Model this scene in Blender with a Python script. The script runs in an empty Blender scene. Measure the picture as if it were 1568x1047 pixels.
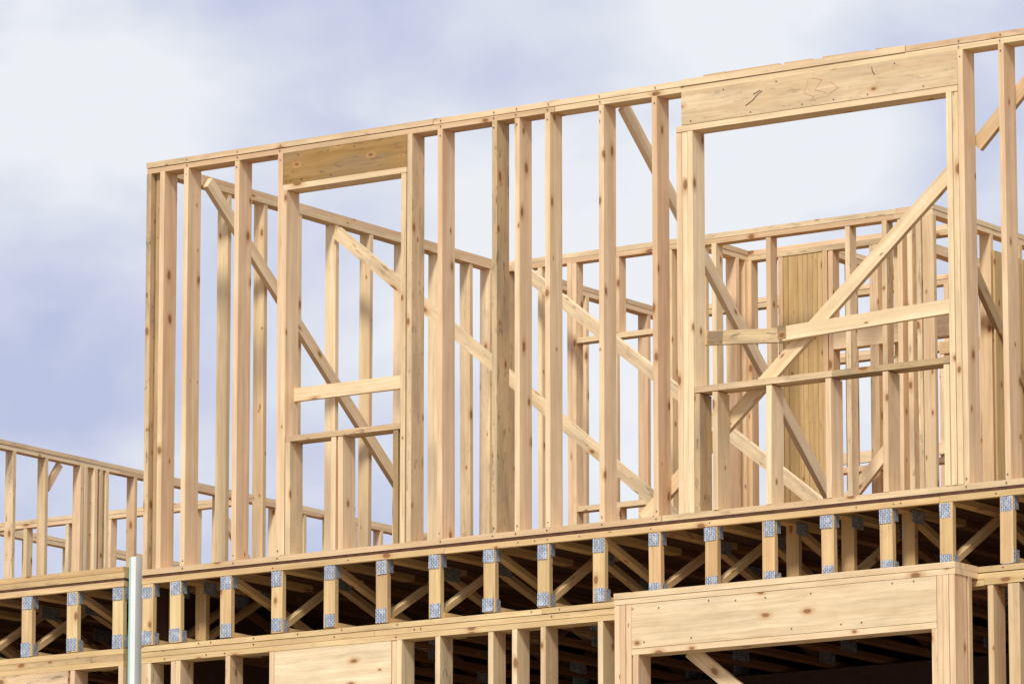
import bpy, math, random
from mathutils import Vector
random.seed(7)
scene = bpy.context.scene
V = Vector

# ------------------------------------------------------------------ mesh builder
class MB:
    def __init__(s):
        s.v=[]; s.f=[]; s.uv=[]; s.t=[]
def rtint():
    return (random.random(),random.uniform(.80,1.07),max(0,random.gauss(.15,.32)))
def beam(mb,p0,p1,w,t,wdir,tint=None,uvoff=None):
    p0=V(p0);p1=V(p1);d=p1-p0;L=d.length;d=d/L
    W=V(wdir);W=(W-d*W.dot(d)).normalized();T=d.cross(W)
    if tint is None: tint=rtint()
    b=len(mb.v)
    for e in (p0,p1):
        for (a,c) in ((-1,-1),(1,-1),(1,1),(-1,1)):
            mb.v.append(tuple(e+W*(a*w/2)+T*(c*t/2)))
    for _ in range(8): mb.t.append((*tint,1.0))
    uo,vo=(random.uniform(0,60),random.uniform(0,60)) if uvoff is None else uvoff
    def q(ix,uvs):
        mb.f.append([b+i for i in ix]); mb.uv.extend([(uo+x,vo+y) for x,y in uvs])
    q((0,1,5,4),((0,0),(0,w),(L,w),(L,0)))
    q((1,2,6,5),((0,w),(0,w+t),(L,w+t),(L,w)))
    q((2,3,7,6),((0,w+t),(0,2*w+t),(L,2*w+t),(L,w+t)))
    q((3,0,4,7),((0,2*w+t),(0,2*w+2*t),(L,2*w+2*t),(L,2*w+t)))
    q((0,3,2,1),((0,0),(t,0),(t,w),(0,w)))
    q((4,5,6,7),((0,0),(0,w),(t,w),(t,0)))
def box(mb,x0,x1,y0,y1,z0,z1,tint=None,j=0.0015,lean=0.0):
    lo=V((x0,y0,z0));hi=V((x1,y1,z1));s=hi-lo;c=(lo+hi)/2
    ax=max(range(3),key=lambda i:s[i])
    c=c+V([random.uniform(-j,j) if i!=ax else 0 for i in range(3)])
    p0=c.copy();p1=c.copy();p0[ax]-=s[ax]/2;p1[ax]+=s[ax]/2
    oth=[i for i in range(3) if i!=ax]
    if lean:
        for i in oth: p1[i]+=random.uniform(-lean,lean); p0[i]+=random.uniform(-lean,lean)
    wd=V((0,0,0)); wd[oth[0]]=1
    beam(mb,p0,p1,s[oth[0]],s[oth[1]],wd,tint)
def make(mb,name,mat,parent):
    me=bpy.data.meshes.new(name); me.from_pydata(mb.v,[],mb.f)
    uv=me.uv_layers.new(name="UVMap")
    uv.data.foreach_set("uv",[c for p in mb.uv for c in p])
    at=me.attributes.new("tint",'FLOAT_COLOR','POINT')
    at.data.foreach_set("color",[c for p in mb.t for c in p])
    me.materials.append(mat)
    ob=bpy.data.objects.new(name,me); scene.collection.objects.link(ob)
    ob.parent=parent
    return ob
def empty(name):
    e=bpy.data.objects.new(name,None); scene.collection.objects.link(e); return e

# ------------------------------------------------------------------ materials
class NT:
    def __init__(s,nt): s.nt=nt
    def n(s,t,**k):
        nd=s.nt.nodes.new(t)
        for a,b in k.items(): setattr(nd,a,b)
        return nd
    def l(s,a,b): s.nt.links.new(a,b)
    def math(s,op,a,b=None,clamp=False):
        nd=s.n('ShaderNodeMath',operation=op,use_clamp=clamp)
        for i,x in enumerate((a,b)):
            if x is None: continue
            if isinstance(x,(int,float)): nd.inputs[i].default_value=x
            else: s.l(x,nd.inputs[i])
        return nd.outputs[0]
    def vmul(s,v,k):
        nd=s.n('ShaderNodeVectorMath',operation='MULTIPLY'); s.l(v,nd.inputs[0]); nd.inputs[1].default_value=k; return nd.outputs[0]
    def noise(s,v,sc=1,det=4,rough=.55,dist=0):
        nd=s.n('ShaderNodeTexNoise'); s.l(v,nd.inputs['Vector'])
        nd.inputs['Scale'].default_value=sc; nd.inputs['Detail'].default_value=det
        nd.inputs['Roughness'].default_value=rough; nd.inputs['Distortion'].default_value=dist
        return nd.outputs[0]
    def mapr(s,x,a,b,c,d,smooth=False):
        nd=s.n('ShaderNodeMapRange'); s.l(x,nd.inputs[0])
        if smooth: nd.interpolation_type='SMOOTHSTEP'
        for i,k in enumerate((a,b,c,d)): nd.inputs[i+1].default_value=k
        return nd.outputs[0]
    def mix(s,f,a,b,bt='MIX'):
        nd=s.n('ShaderNodeMix',data_type='RGBA',blend_type=bt)
        for sock,x in ((nd.inputs['Factor'],f),(nd.inputs[6],a),(nd.inputs[7],b)):
            if isinstance(x,(int,float)): sock.default_value=x
            elif isinstance(x,tuple): sock.default_value=(*x,1) if len(x)==3 else x
            else: s.l(x,sock)
        return nd.outputs[2]
def newmat(name):
    m=bpy.data.materials.new(name); m.use_nodes=True
    return m,NT(m.node_tree),m.node_tree.nodes['Principled BSDF']

def wood(name,c1,c2,knots=1.0):
    m,t,b=newmat(name)
    uv=t.n('ShaderNodeUVMap').outputs[0]
    att=t.n('ShaderNodeAttribute',attribute_name='tint')
    sep=t.n('ShaderNodeSeparateColor'); t.l(att.outputs['Color'],sep.inputs[0])
    R,G,B=sep.outputs
    warp=t.noise(t.vmul(uv,(2.5,9,1)),1,2)
    wv=t.n('ShaderNodeCombineXYZ'); t.l(t.math('MULTIPLY',warp,.05),wv.inputs[1])
    add=t.n('ShaderNodeVectorMath',operation='ADD'); t.l(uv,add.inputs[0]); t.l(wv.outputs[0],add.inputs[1])
    u2=add.outputs[0]
    g1=t.noise(t.vmul(u2,(1.3,75,1)),1,5,.6)
    g2=t.noise(t.vmul(u2,(.9,20,1)),1,3,.5)
    g3=t.noise(t.vmul(uv,(4,10,1)),1,5,.65)
    base=t.mix(t.math('ADD',t.math('MULTIPLY',R,.75),t.math('MULTIPLY',t.mapr(g2,.35,.65,0,1),.25)),c1,c2)
    f=t.math('MULTIPLY',t.mapr(g1,.3,.7,.86,1.10),t.mapr(g2,.35,.7,1.07,.89))
    f=t.math('MULTIPLY',f,t.mapr(g3,.3,.7,.90,1.08))
    f=t.math('MULTIPLY',f,G)
    cc=t.n('ShaderNodeCombineColor')
    t.l(t.math('POWER',f,.85),cc.inputs[0]); t.l(f,cc.inputs[1]); t.l(t.math('POWER',f,1.3),cc.inputs[2])
    col=t.mix(1.0,base,cc.outputs[0],'MULTIPLY')
    st=t.noise(t.vmul(uv,(1.6,7,1)),1,4,.6)
    stf=t.math('MULTIPLY',t.mapr(st,.45,.7,0,1),B,True)
    col=t.mix(t.math('MULTIPLY',stf,.72),col,(.27,.21,.15))
    bl=t.noise(t.vmul(uv,(7,26,1)),1,5,.7)
    col=t.mix(t.math('MULTIPLY',t.mapr(bl,.56,.66,0,.75),t.mapr(B,.2,.8,0,1)),col,(.12,.09,.06))
    hs=t.noise(t.vmul(uv,(.7,11,1)),1,2,.5)
    col=t.mix(t.math('MULTIPLY',t.mapr(hs,.55,.70,0,.4),R),col,(.62,.35,.18))
    vo=t.n('ShaderNodeTexVoronoi',voronoi_dimensions='2D'); vo.inputs['Scale'].default_value=1
    t.l(t.vmul(u2,(3.4,7,1)),vo.inputs['Vector'])
    sc=t.n('ShaderNodeSeparateColor'); t.l(vo.outputs['Color'],sc.inputs[0])
    size=t.mapr(sc.outputs[0],.45,1,0,.15*knots)
    kd=t.math('DIVIDE',vo.outputs['Distance'],t.math('MAXIMUM',size,.0001))
    halo=t.mapr(kd,.8,2.2,.6,0,True); core=t.mapr(kd,.55,1.0,.8,0,True)
    has=t.math('GREATER_THAN',sc.outputs[0],.56)
    col=t.mix(t.math('MULTIPLY',halo,has),col,(.60,.33,.14))
    col=t.mix(t.math('MULTIPLY',core,has),col,(.24,.10,.04))
    ck=t.noise(t.vmul(uv,(2.2,150,1)),1,2,.4)
    col=t.mix(t.mapr(ck,.72,.75,0,.7),col,(.20,.10,.05))
    sf=t.noise(t.vmul(uv,(14,40,1)),1,4,.75)
    col=t.mix(t.mapr(sf,.62,.74,0,.30),col,(.38,.26,.15))
    t.l(col,b.inputs['Base Color'])
    b.inputs['Roughness'].default_value=.75
    b.inputs['Specular IOR Level'].default_value=.2
    bp=t.n('ShaderNodeBump'); bp.inputs['Strength'].default_value=.3; bp.inputs['Distance'].default_value=.003
    t.l(g1,bp.inputs['Height']); t.l(bp.outputs[0],b.inputs['Normal'])
    return m
M_WOOD=wood('fir_lumber',(.88,.695,.415),(.87,.60,.37))
M_TRUSS=wood('truss_lumber',(.80,.59,.29),(.76,.50,.25))
M_PLY=wood('plywood_panel',(.70,.50,.23),(.64,.42,.18),.8)
M_BEAM=wood('header_lumber',(.87,.69,.43),(.83,.62,.38),.9)
M_GOLD=wood('aged_header_lumber',(.44,.265,.09),(.38,.21,.07),1.0)
M_TRUSS_SHADE=wood('shaded_truss_lumber',(.24,.11,.05),(.30,.135,.06),.5)  # dark red truss lumber, interior shade painted into its colour

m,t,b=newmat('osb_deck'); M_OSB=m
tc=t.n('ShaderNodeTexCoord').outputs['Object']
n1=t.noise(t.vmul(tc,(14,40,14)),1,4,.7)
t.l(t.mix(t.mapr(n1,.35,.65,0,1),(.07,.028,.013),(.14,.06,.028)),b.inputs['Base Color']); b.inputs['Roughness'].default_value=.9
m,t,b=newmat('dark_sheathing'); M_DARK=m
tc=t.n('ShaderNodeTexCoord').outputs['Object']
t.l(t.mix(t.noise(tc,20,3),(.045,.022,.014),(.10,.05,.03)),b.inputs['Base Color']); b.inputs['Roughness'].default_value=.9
m,t,b=newmat('galvanised_steel'); M_STEEL=m
uv=t.n('ShaderNodeUVMap').outputs[0]
br=t.n('ShaderNodeTexBrick'); t.l(uv,br.inputs['Vector'])
br.inputs['Scale'].default_value=1; br.inputs['Brick Width'].default_value=.026; br.inputs['Row Height'].default_value=.013
br.inputs['Mortar Size'].default_value=.0026; br.inputs['Mortar Smooth'].default_value=.3
br.inputs['Color1'].default_value=(.44,.49,.56,1); br.inputs['Color2'].default_value=(.64,.69,.76,1); br.inputs['Mortar'].default_value=(.16,.18,.22,1)
nn=t.noise(uv,22,3)
t.l(t.mix(t.mapr(nn,.5,.7,0,.6),br.outputs['Color'],(.80,.84,.89)),b.inputs['Base Color'])
b.inputs['Metallic'].default_value=.25; b.inputs['Roughness'].default_value=.38
m,t,b=newmat('nail_steel'); M_NAIL=m
tc=t.n('ShaderNodeTexCoord').outputs['Object']; b.inputs['Roughness'].default_value=.6
t.l(t.mix(t.noise(tc,5,2),(.08,.055,.04),(.18,.13,.09)),b.inputs['Base Color'])
m,t,b=newmat('red_marker'); M_RED=m
tc=t.n('ShaderNodeTexCoord').outputs['Object']; b.inputs['Roughness'].default_value=.7
t.l(t.mix(t.noise(tc,40,2),(.74,.34,.22),(.80,.48,.32)),b.inputs['Base Color'])
m,t,b=newmat('gypsum_liner'); M_GYP=m
tc=t.n('ShaderNodeTexCoord').outputs['Object']
t.l(t.mix(t.mapr(t.noise(tc,6,4),.3,.7,0,1),(.76,.81,.78),(.86,.89,.87)),b.inputs['Base Color']); b.inputs['Roughness'].default_value=.7
m,t,b=newmat('green_board_face'); M_GREEN=m
tc=t.n('ShaderNodeTexCoord').outputs['Object']
t.l(t.mix(t.noise(tc,5,3),(.34,.55,.46),(.46,.66,.57)),b.inputs['Base Color']); b.inputs['Roughness'].default_value=.7
m,t,b=newmat('concrete'); M_CONC=m
tc=t.n('ShaderNodeTexCoord').outputs['Object']
t.l(t.mix(t.noise(tc,3,6),(.28,.27,.25),(.4,.39,.36)),b.inputs['Base Color']); b.inputs['Roughness'].default_value=.9
m,t,b=newmat('dirt'); M_DIRT=m
tc=t.n('ShaderNodeTexCoord').outputs['Object']
t.l(t.mix(t.noise(tc,.6,8,.65),(.22,.18,.13),(.40,.34,.26)),b.inputs['Base Color']); b.inputs['Roughness'].default_value=.95

# ------------------------------------------------------------------ framing
S=.038
H=2.8
def stud(mb,x,z0=.038,z1=H-.076,y0=0.0,dp=.14,tint=None):
    box(mb,x,x+S,y0,y0+dp,z0,z1,tint,.002,.0045)
def plates(mb,axis,f,a0,a1,z0,dp,n=2,tint=None):
    for k in range(n):
        z=z0+k*S
        segs=[];p=a0
        while p<a1-.01:
            q=min(a1,p+random.uniform(3.0,4.6)); segs.append((p,q)); p=q
        for p,q in segs:
            e=random.uniform(-.003,.003)
            if axis=='x': box(mb,p+.001,q-.001,f+e,f+dp+e,z+.0008,z+S-.0008,tint,.001,.001)
            else: box(mb,f+e,f+dp+e,p+.001,q-.001,z+.0008,z+S-.0008,tint,.001,.001)
def wall(mb,axis,f,a0,a1,studs=None,sp=.406,dp=.089,z0=0,z1=H,skip=()):
    plates(mb,axis,f,a0,a1,z0,dp,1); plates(mb,axis,f,a0,a1,z1-2*S,dp,2)
    if studs is None:
        studs=[];p=a0
        while p<a1-S: studs.append(p);p+=sp
        studs.append(a1-S)
    for p in studs:
        if any(u<=p<=v for u,v in skip): continue
        if axis=='x': box(mb,p,p+S,f,f+dp,z0+S,z1-2*S,None,.002,.005)
        else: box(mb,f,f+dp,p,p+S,z0+S,z1-2*S,None,.002,.005)

bld=empty('timber_frame_building')
F=MB()
box(F,0,4.1,-.002,.14,0.001,S); box(F,4.104,8.4,.003,.14,0.001,S,(.3,.88,.5)); box(F,8.404,11.9,0,.14,0.001,S)
box(F,0,3.3,0,.14,H-2*S,H-S-.004); box(F,3.303,7.5,0.004,.143,H-2*S,H-S-.004); box(F,7.503,11.9,0,.14,H-2*S,H-S-.004)
box(F,-.003,2.35,-.005,.14,H-S+.001,H,(.5,.88,.5)); box(F,2.353,4.26,.003,.142,H-S+.001,H); box(F,4.263,5.9,-.006,.14,H-S+.001,H+.004); box(F,5.903,9,0.001,.141,H-S+.001,H); box(F,9,11.9,0,.14,H-S+.001,H)
for (a,c,e) in ((4.42,4.58,.02),(4.60,4.98,.018),(5.02,5.22,.016),(5.3,5.62,.014),(5.68,5.8,.012)):
    beam(F,(a,.06,H+.010),(c,.065,H+e-.006),.10,.012,(0,1,0),(.7,.72,.4))
DK=(.2,.74,.8); LT=(.1,1.06,0.05); PK=(.95,.98,.1)
stud(F,0.002,tint=(.5,.80,.9)); stud(F,.108,tint=(.8,.94,.15))
box(F,.045,.1,.045,.13,.038,H-.077,(.4,.6,.6))
stud(F,.316,tint=(.7,.99,.15)); stud(F,.735,tint=PK)
stud(F,1.098,tint=PK); stud(F,1.139,z1=2.468,tint=(.7,1,.1))
stud(F,2.10,z1=2.468,tint=(.3,.94,.4)); stud(F,2.146,tint=(.4,.92,.6))
stud(F,2.39,tint=PK); stud(F,2.812,tint=DK); stud(F,2.99,tint=(.5,1.03,.2)); stud(F,3.228,tint=(.6,1.02,.05))
stud(F,3.634,tint=(.7,1.0,.1)); stud(F,4.045,tint=(1,.90,.1))
stud(F,4.224,z1=2.468,tint=(.6,1,.2)); stud(F,4.266,z1=2.468,tint=LT); stud(F,4.308,z1=2.468,tint=LT)
stud(F,6.184,z1=2.468,tint=LT); stud(F,6.226,z1=2.468,tint=(.3,.96,.3)); stud(F,6.272,tint=(.6,.98,.2))
stud(F,6.552,tint=(.8,.96,.1))
x=6.97
while x<11.9: stud(F,x); x+=.41
box(F,11.86,11.9,0,.14,.038,H-.077)
box(F,1.139,2.141,0,.14,2.47,2.507,(.3,1,.2)); box(F,4.224,6.264,0,.14,2.47,2.507,(.4,1.0,.2))
box(F,1.18,2.098,-.002,.14,.785,.822,(.6,.85,.8)); box(F,4.35,5.35,-.002,.14,.79,.828,(.5,.90,.6)); box(F,5.352,6.182,-.002,.14,.79,.828,(.2,.60,1.5))
for xx,tt in ((1.18,None),(1.545,None),(1.60,(.6,1,.1)),(2.04,(.2,.45,1.8)),(4.352,(.3,.7,.9)),(4.48,(.3,.9,.3)),(4.873,LT),(5.30,(.7,1,.1)),(5.71,None),(6.14,LT)):
    stud(F,xx,z1=.783,tint=tt)
box(F,1.16,2.098,.095,.133,1.07,1.158,LT)
beam(F,(4.30,.16,1.165),(4.98,.16,1.115),.089,S,(0,0,1),(.1,.76,1.1)); beam(F,(4.93,.12,1.12),(6.19,.12,1.165),.089,S,(0,0,1),LT)
beam(F,(4.36,.138,1.155),(4.47,.138,1.148),.087,.005,(0,0,1),(.1,.38,1.6))
beam(F,(4.90,.099,1.128),(4.96,.099,1.13),.085,.004,(0,0,1),(.1,.36,1.6))
make(F,'facade_wall_framing',M_WOOD,bld)
HB=MB(); box(HB,4.264,6.266,.001,.138,2.509,2.722,(.85,.90,.45)); make(HB,'window_header_wide',M_BEAM,bld)
HB=MB(); box(HB,1.139,2.141,.002,.138,2.509,2.722,(.4,.95,.8)); make(HB,'window_header_narrow',M_GOLD,bld)
RM=MB()
def stroke(pts,w=.0035):
    for a,c in zip(pts[:-1],pts[1:]): beam(RM,(a[0],-.0015,a[1]),(c[0],-.0015,c[1]),w,.001,(0,0,1) if abs(c[0]-a[0])>abs(c[1]-a[1]) else (1,0,0),(0,1,0))
stroke([(5.20,2.68),(5.17,2.60),(5.24,2.57),(5.21,2.54)]); stroke([(5.22,2.69),(5.30,2.67),(5.25,2.61),(5.33,2.585)]); stroke([(5.36,2.65),(5.42,2.60),(5.35,2.575)])
make(RM,'header_red_marking',M_RED,bld)
CR=MB()
for pts in ([(4.74,2.575),(4.79,2.60),(4.83,2.635),(4.865,2.655)],[(4.80,2.64),(4.85,2.66)],[(5.66,2.70),(5.665,2.67),(5.68,2.65)]):
    for a,c in zip(pts[:-1],pts[1:]): beam(CR,(a[0],-.0015,a[1]),(c[0],-.0015,c[1]),.005,.001,(0,0,1),(0,1,0))
make(CR,'header_splits',M_NAIL,bld)

BR=MB()
def brace(p0,p1,wd,tint=None,w=.089): beam(BR,p0,p1,w,S,wd,tint or (.25,random.uniform(.96,1.06),.2))
brace((.13,.50,2.74),(.13,2.95,.80),(0,1,1))
brace((.11,2.02,2.66),(3.2,2.45,.02),(0,0,1),(.2,1.0,.7))
brace((.30,3.95,2.74),(4.2,2.77,.04),(0,0,1),(.2,1.03,.5))
brace((3.72,.16,2.74),(3.72,3.28,.0),(0,1,1))
brace((6.25,.17,2.12),(3.86,.17,.06),(0,0,1))
brace((6.30,.17,2.15),(6.95,.17,2.78),(0,0,1),(.4,.80,.4))
brace((3.75,4.3,2.7),(3.75,6.9,.1),(0,1,1),(.2,.5,1.0))
brace((5.2,8.4,1.2),(7.6,8.4,2.6),(0,0,1))
brace((2.0,4.65,.2),(3.3,4.65,1.5),(0,0,1))
brace((4.0,8.4,2.5),(5.8,8.4,.8),(0,0,1))
brace((6.5,3.0,.9),(8.3,3.0,2.2),(0,0,1))
make(BR,'diagonal_braces',M_WOOD,bld)

I=MB()
wall(I,'y',0.0,.145,6.6,[.79,1.2,1.6,2.035,2.44,2.86,3.28,3.69,3.94,4.4,4.8,5.2,5.62,6.05,6.5])
wall(I,'x',4.1,.095,3.62,[.1,.25,.40,.66,.70,1.48,1.52,1.90,2.35,3.0,3.3,3.42,3.50,3.58])
box(I,.74,1.478,4.1,4.19,2.13,2.168); box(I,.74,1.478,4.1,4.19,.9,.938); box(I,1.07,1.108,4.1,4.19,2.17,2.722); box(I,1.07,1.108,4.1,4.19,.04,.898)
wall(I,'y',1.70,4.195,4.76)
wall(I,'x',4.765,1.70,3.6,[1.7,1.78,2.04,2.42,2.46,2.8,2.84,3.2])
wall(I,'y',3.625,4.10,9.0,None,.406)
wall(I,'x',6.3,.095,3.6,None,.61)
wall(I,'x',8.6,.095,11.8,None,.53)
wall(I,'y',2.3,4.86,6.29)
wall(I,'y',2.95,4.86,6.29)
wall(I,'x',6.0,3.73,6.4,None,.406,skip=((4.4,5.2),))
box(I,4.3,5.3,6.0,6.089,2.05,2.15); box(I,4.3,5.3,6.0,6.089,.85,.888)
wall(I,'y',6.4,4.6,8.6)
wall(I,'x',7.3,3.73,6.38,None,.45)
wall(I,'y',5.0,6.1,7.29,None,.406)
wall(I,'y',11.8,.15,9.0)
wall(I,'y',9.3,.15,4.6); wall(I,'x',4.65,6.5,11.8)
box(I,2.5,3.6,4.765,4.854,2.0,2.2); box(I,2.5,3.6,4.765,4.854,1.1,1.138); box(I,2.5,3.6,6.28,6.3,2.2,2.29)
box(I,3.9,6.3,8.57,8.6,1.6,1.69); box(I,0.2,3.5,8.57,8.6,1.9,1.99)
make(I,'interior_partition_framing',M_WOOD,bld)
P=MB()
p=2.085
while p<2.41: box(P,p,p+S,4.768,4.857,.04,2.72,(random.random(),random.uniform(.8,1.08),.4)); p+=.0405
for q in (4.9,5.3,5.7): box(P,3.735,3.75,q,q+.38,.04,2.6,(random.random(),.9,.2))
make(P,'built_up_posts',M_PLY,bld)

# ---------------------------------------------------------------- floor trusses
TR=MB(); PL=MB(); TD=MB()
ZT=-.022; ZB=-.470
def plate_front(x,z0,z1,y=-.003):
    x+=random.uniform(-.008,.008); z0+=random.uniform(-.010,.010)
    w=random.uniform(.074,.088)
    beam(PL,(x,y,z0),(x+random.uniform(-.004,.004),y,z1+random.uniform(-.004,.004)),w,.003,(1,0,0),(.5,1,0))
def truss(x,ylen,start):
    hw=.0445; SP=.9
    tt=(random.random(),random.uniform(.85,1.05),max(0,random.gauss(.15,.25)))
    for a,c,M in ((.045,SP,TR),(SP,ylen,TD)):  # rear chords go to the mesh with shade in its colour
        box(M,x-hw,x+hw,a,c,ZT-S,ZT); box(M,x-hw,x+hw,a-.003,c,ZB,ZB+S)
    box(TR,x-hw,x+hw,.0,S,ZB+.002,ZT-S-.002,tt,.002,.003)
    plate_front(x,-.155,-.066); plate_front(x,-.464,-.377)
    for z0,z1 in ((-.142,-.062),(-.464,-.386)):
        if random.random()<.6: beam(PL,(x+hw+.004,.035,z0),(x+hw+.004,.035,z1),.05,.003,(0,1,0),(.5,1,0))
    za,zb=ZB+S+.01,ZT-S-.01
    y=.06; up=start
    if random.random()<.35:
        y=random.uniform(.28,.36)
        box(TR,x-hw,x+hw,y-S,y,ZB+S,ZT-S,(.6,.75,.3))
        beam(PL,(x+hw+.003,y-.07,zb-.01),(x+hw+.003,y+.07,zb-.01),.08,.003,(0,0,1),(.5,1,0))
    while y<ylen-.2:
        y2=min(y+(.62 if up else 1.1)*random.uniform(.93,1.07),ylen)
        a,c=(za,zb) if up else (zb,za)
        beam(TR if y<.75 else TD,(x,y,a),(x,y2,c),.055,S,(1,0,0),(random.random(),random.uniform(.8,1.05),.2))  # deeper webs take the same painted shade
        zc=zb-.004 if up else za+.004
        beam(PL,(x+hw+.003,y2-.10,zc),(x+hw+.003,y2+.10,zc),.085,.003,(0,0,1),(.5,1,0))
        y=y2; up=not up
xs=[.05]+[.28+.4187*i for i in range(28)]
for i,x in enumerate(xs): truss(x,9.1,(i%5) in (0,1,3))
for p,q in ((0,2.45),(2.452,6.1),(6.102,9),(9.002,11.9)):
    box(TR,p,q,-.004,.036,ZT-S,ZT)
for k,(z0,cuts) in enumerate(((-.510,(0,3.2,7.1,11.9)),(-.549,(0,1.9,3.93,8.4,11.9)),(-.588,(0,2.6,6.4,11.9)))):
    for p,q in zip(cuts[:-1],cuts[1:]): box(TR,p+.001,q-.001,-.002,.138,z0,z0+.0350,(.2,random.uniform(.9,1.06),.35),.002)
make(TR,'floor_trusses',M_TRUSS,bld); make(TD,'shaded_truss_rears',M_TRUSS_SHADE,bld)
make(PL,'truss_nail_plates',M_STEEL,bld)
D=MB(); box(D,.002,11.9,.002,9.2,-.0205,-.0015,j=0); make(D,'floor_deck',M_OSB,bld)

# ---------------------------------------------------------------- lower storey
Lw=MB(); LH=MB()
z0l,z1l=-3.33,-.59
def ls(x,y0=0,dp=.14,z1=z1l,tint=None): box(Lw,x,x+S,y0,y0+dp,z0l,z1,tint,.002,.003)
for xx in (0.002,.045,.25,.29,.70,1.06,2.035,2.077,2.376,2.785,2.97,3.19,3.625,3.87,6.42,6.56,6.60,6.97,7.38,7.79,8.2,8.6,9.0,9.4,9.8,10.2,10.6,11,11.4,11.86): ls(xx)
box(LH,1.10,2.032,-.001,.138,-.90,-.59,(.1,1.05,.25)); box(Lw,1.1,2.032,0,.14,-.94,-.902)
ls(1.102,z1=-.941); ls(1.99,z1=-.941)
box(Lw,1.14,1.99,0,.14,-2.5,-2.462)
plates(Lw,'x',0,0,11.9,-3.37,.14,1)
yb=-.28
plates(Lw,'x',yb,3.925,6.36,-.547,.14,2,(.3,1,.3))
for xx,tt in ((3.93,None),(3.972,(.9,.95,.1)),(4.014,None),(6.232,None),(6.274,(.7,1,0)),(6.32,(.9,1,.1))): box(Lw,xx,xx+S,yb,yb+.14,z0l,-.549,tt,.002,.003)
for xx in (4.066,6.19): box(Lw,xx,xx+S,yb,yb+.14,z0l,-.866,None,.002,.003)
box(LH,4.056,6.228,yb+.001,yb+.138,-.825,-.55,(.45,.98,.25)); box(Lw,4.056,6.228,yb,yb+.14,-.864,-.827,(.3,1,.1))
for xx in (3.93,6.27):
    box(Lw,xx,xx+.089,yb+.142,-.006,-.508,-.472); box(Lw,xx,xx+.089,yb+.142,-.006,-.547,-.51)
    box(Lw,xx,xx+.089,yb+.16,yb+.16+S,z0l,-.548)
box(Lw,3.93,6.36,yb,yb+.14,-3.37,-3.332)
beam(Lw,(4.36,-.08,-.84),(6.0,-.08,-2.1),.089,S,(0,0,1),(.2,1,.1))
make(Lw,'lower_wall_framing',M_WOOD,bld); make(LH,'lower_headers',M_BEAM,bld)
LD=MB()
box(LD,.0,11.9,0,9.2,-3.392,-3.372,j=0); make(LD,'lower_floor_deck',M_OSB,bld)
SH_BLOCKER=MB()
box(SH_BLOCKER,0,11.9,9.22,9.24,-6.9,-.02,j=0); box(SH_BLOCKER,11.91,11.925,0,9.2,-6.9,-.02,j=0); box(SH_BLOCKER,-.022,-.004,.04,9.2,-6.9,-.03,j=0)
box(SH_BLOCKER,.3,11.5,3.5,3.52,-3.37,-.48,j=0)  # inner panel added to block light and keep the lower storey dark
make(SH_BLOCKER,'wall_sheathing_and_blocker',M_DARK,bld)
G=MB()
for z in (-3.43,-3.83): 
    for p,q in ((0,4),(4,8),(8,11.9)): box(G,p,q-.002,0,.14,z,z+.038)
x=.02
while x<11.9: box(G,x,x+.089,0,S,-3.79,-3.432); box(G,x,x+S,0,.14,-6.7,-3.87); x+=.41
for z in (-3.869,-6.74): box(G,0,11.9,-.001,.139,z,z+.038)
make(G,'ground_storey_framing',M_WOOD,bld)
C=MB(); box(C,-.05,11.95,-.06,9.3,-7.3,-6.742,j=0); box(C,3.9,6.5,-.4,-.06,-7.3,-6.742,j=0); make(C,'foundation',M_CONC,bld)

N=MB()
def nail(x,y,z): beam(N,(x,y-.0015,z),(x,y+.001,z),.008,.008,(1,0,0),(0,0,0))
for xx in (.316,.735,1.098,2.39,2.812,2.99,3.228,3.634,4.045,6.268,6.552):
    for z in (H-.057,H-.02,.02): nail(xx+random.uniform(.01,.028),-.0055,z)
    nail(xx+.02,-.003,.07); nail(xx+.018,-.003,2.68)
for k in range(9): nail(4.36+k*.21+random.uniform(-.05,.05),-.001,random.choice((2.53,2.7)))
for k in range(8): nail(random.uniform(1.16,2.1),.0,random.choice((2.53,2.7)))
for k in range(12): nail(4.1+k*.18+random.uniform(-.05,.05),yb-.001,random.choice((-.57,-.80,-.585,-.79)))
for k in range(60): nail(random.uniform(0.1,8),-.0055,random.choice((-.49,-.53,-.57,-.04)))
make(N,'nail_heads',M_NAIL,bld)

# ---------------------------------------------------------------- left unit
b2=empty('timber_frame_building')
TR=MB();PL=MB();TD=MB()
for i in range(20): truss(-.20-.39*i,6.0,(i%3)!=1)
for p,q in ((-.15,-3.1),(-3.1,-7.9)):
    box(TR,q+.002,p,-.004,.036,ZT-S,ZT); box(TR,q+.002,p,-.002,.138,-.51,-.4725); box(TR,q+.002,p,-.002,.138,-.549,-.5115); box(TR,q+.002,p,-.002,.138,-.588,-.5505)
    box(TR,q+.002,p-.0,-.003,.137,.0,.037,(.3,.9,.5)); box(TR,q+.002,p-.01,.0,.14,.039,.076,(.9,.85,.4))
make(TR,'floor_trusses',M_TRUSS,b2); make(TD,'shaded_truss_rears',M_TRUSS_SHADE,b2); make(PL,'truss_nail_plates',M_STEEL,b2)
U=MB()
x=-.19
while x>-7.9: box(U,x,x+S,0,.14,-3.33,-.59,None,.002,.003); x-=.406
box(U,-1.5,-.62,-.001,.139,-.86,-.59)
wall(U,'y',-7.9,6.0,16.0,[6,6.43,6.86,7.3,7.72,8.15,8.6,9.08,9.14,9.28,9.36,9.44,9.85,10.3,10.7,11.1,11.5,11.95,12.4,12.8,13.2,13.6,14.1,14.5,15,15.5,15.96])
wall(U,'x',11.6,-14,-7.95,None,.5)
wall(U,'x',15.0,-13,-7.95,None,.5)
wall(U,'y',-11,8,15,None,.6)
beam(U,(-7.855,8.66,2.46),(-7.855,8.84,2.70),.06,S,(0,1,1))
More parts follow.
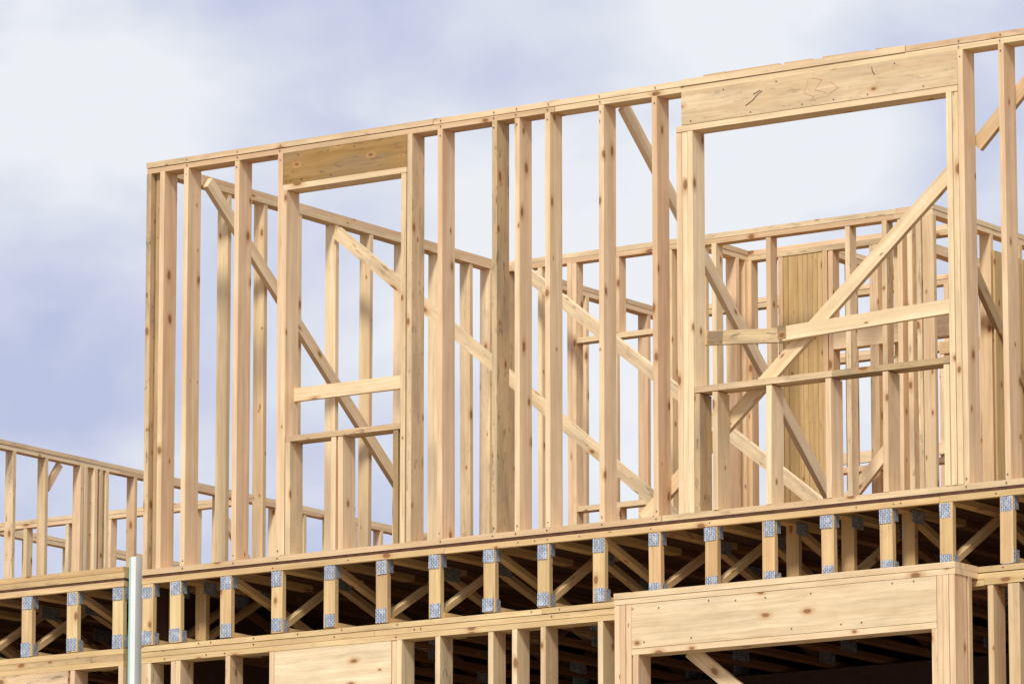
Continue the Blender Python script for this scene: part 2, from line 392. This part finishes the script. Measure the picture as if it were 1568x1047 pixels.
beam(U,(-7.75,11.0,2.6),(-7.75,12.4,1.2),.089,S,(0,1,1))
wall(U,'y',-8.0,0.15,6.0,None,.41,z0=-3.4,z1=-.1)
make(U,'wall_framing',M_WOOD,b2)
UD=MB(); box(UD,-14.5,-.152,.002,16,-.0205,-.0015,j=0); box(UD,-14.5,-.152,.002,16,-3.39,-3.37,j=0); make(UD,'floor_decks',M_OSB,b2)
US=MB(); box(US,-7.98,-.15,6.1,6.12,-6.9,-.6,j=0); box(US,-.17,-.153,.15,6,-6.9,-.03,j=0); box(US,-14.5,-8.1,16,16.02,-6.9,-.03,j=0); box(US,-14.5,-8.1,6.1,6.12,-6.9,-.03,j=0); make(US,'wall_sheathing_and_blocker',M_DARK,b2)
UG=MB()
x=-.19
while x>-7.9: box(UG,x,x+S,0,.14,-6.7,-3.87); box(UG,x-.05,x+S,0,S,-3.79,-3.43); x-=.406
for z in (-3.43,-3.83,-3.869,-6.74,-3.369): box(UG,-7.9,-.152,-.001,.139,z,z+.037)
make(UG,'ground_storey_framing',M_WOOD,b2)
UC=MB(); box(UC,-14.5,-.16,-.06,16,-7.3,-6.742,j=0); make(UC,'foundation',M_CONC,b2)
ln=empty('party_wall_shaft_liner')
A=MB(); box(A,-.082,-.042,-.018,9,-6.74,.13,j=0); make(A,'gypsum_core',M_GYP,ln)
A=MB(); box(A,-.104,-.084,-.010,9,-6.74,.125,j=0); make(A,'green_face_paper',M_GREEN,ln)

me=bpy.data.meshes.new('ground'); R=1500
me.from_pydata([(-R,-R,-7.1),(R,-R,-7.1),(R,R,-7.1),(-R,R,-7.1)],[],[(0,1,2,3)]); me.materials.append(M_DIRT)
scene.collection.objects.link(bpy.data.objects.new('ground',me))

# ---------------------------------------------------------------- light
SUN_DIR=V((.28,-.80,.80)).normalized()
el=math.asin(SUN_DIR.z); az=math.atan2(SUN_DIR.x,SUN_DIR.y)
sl=bpy.data.lights.new('sun','SUN'); sl.energy=2.8; sl.angle=math.radians(10); sl.color=(1,.955,.88)
so=bpy.data.objects.new('sun',sl); so.rotation_euler=SUN_DIR.to_track_quat('Z','Y').to_euler(); scene.collection.objects.link(so)
w=bpy.data.worlds.new('World'); scene.world=w; w.use_nodes=True
t=NT(w.node_tree); bg=w.node_tree.nodes['Background']
sky=t.n('ShaderNodeTexSky',sky_type='NISHITA'); sky.sun_disc=False; sky.sun_elevation=el; sky.sun_rotation=az
gen=t.n('ShaderNodeTexCoord').outputs['Generated']
n1=t.noise(t.vmul(gen,(1,1,1.5)),9,6,.5,.3)
n2=t.noise(t.vmul(gen,(1,1,1.6)),26,7,.5,.25)
def blob(d,r0,r1):
    nd=t.n('ShaderNodeVectorMath',operation='DISTANCE'); t.l(gen,nd.inputs[0]); nd.inputs[1].default_value=V(d).normalized()
    return t.mapr(nd.outputs['Value'],r0,r1,1,0,True)
cov=t.math('ADD',t.math('MULTIPLY',t.math('SUBTRACT',n1,.5),1.2),t.math('MULTIPLY',t.math('SUBTRACT',n2,.5),2.0))
cov=t.math('ADD',cov,.50)
cov=t.math('ADD',cov,t.math('MULTIPLY',blob((-.6115,.7631,.2256),.0,.04),.55))
cov=t.math('ADD',cov,t.math('MULTIPLY',blob((-.5083,.8301,.2402),.0,.04),.5))
cov=t.math('ADD',cov,t.math('MULTIPLY',blob((-.523,.831,.194),.0,.08),.45))
cov=t.math('SUBTRACT',cov,t.math('MULTIPLY',blob((-.617,.765,.194),.0,.045),.45))
cov=t.math('MULTIPLY',cov,1.0,True)
skycol=t.mix(cov,(5.2,5.65,7.8),(8.9,9.05,9.4))
fin=t.mix(.08,skycol,sky.outputs[0])
t.l(fin,bg.inputs['Color']); bg.inputs['Strength'].default_value=.1
# ---------------------------------------------------------------- camera
cam=bpy.data.cameras.new('camera'); co=bpy.data.objects.new('camera',cam); scene.collection.objects.link(co)
cam.lens=200; cam.sensor_width=36; cam.clip_end=5000; cam.clip_start=.5
co.location=(23.10,-29.51,-5.49)
th=math.radians(10.7)
fw=V((-.5635*math.cos(th),.8261*math.cos(th),math.sin(th)))
co.rotation_euler=fw.to_track_quat('-Z','Y').to_euler()
scene.camera=co
scene.view_settings.view_transform='Standard'; scene.view_settings.look='None'; scene.view_settings.exposure=0
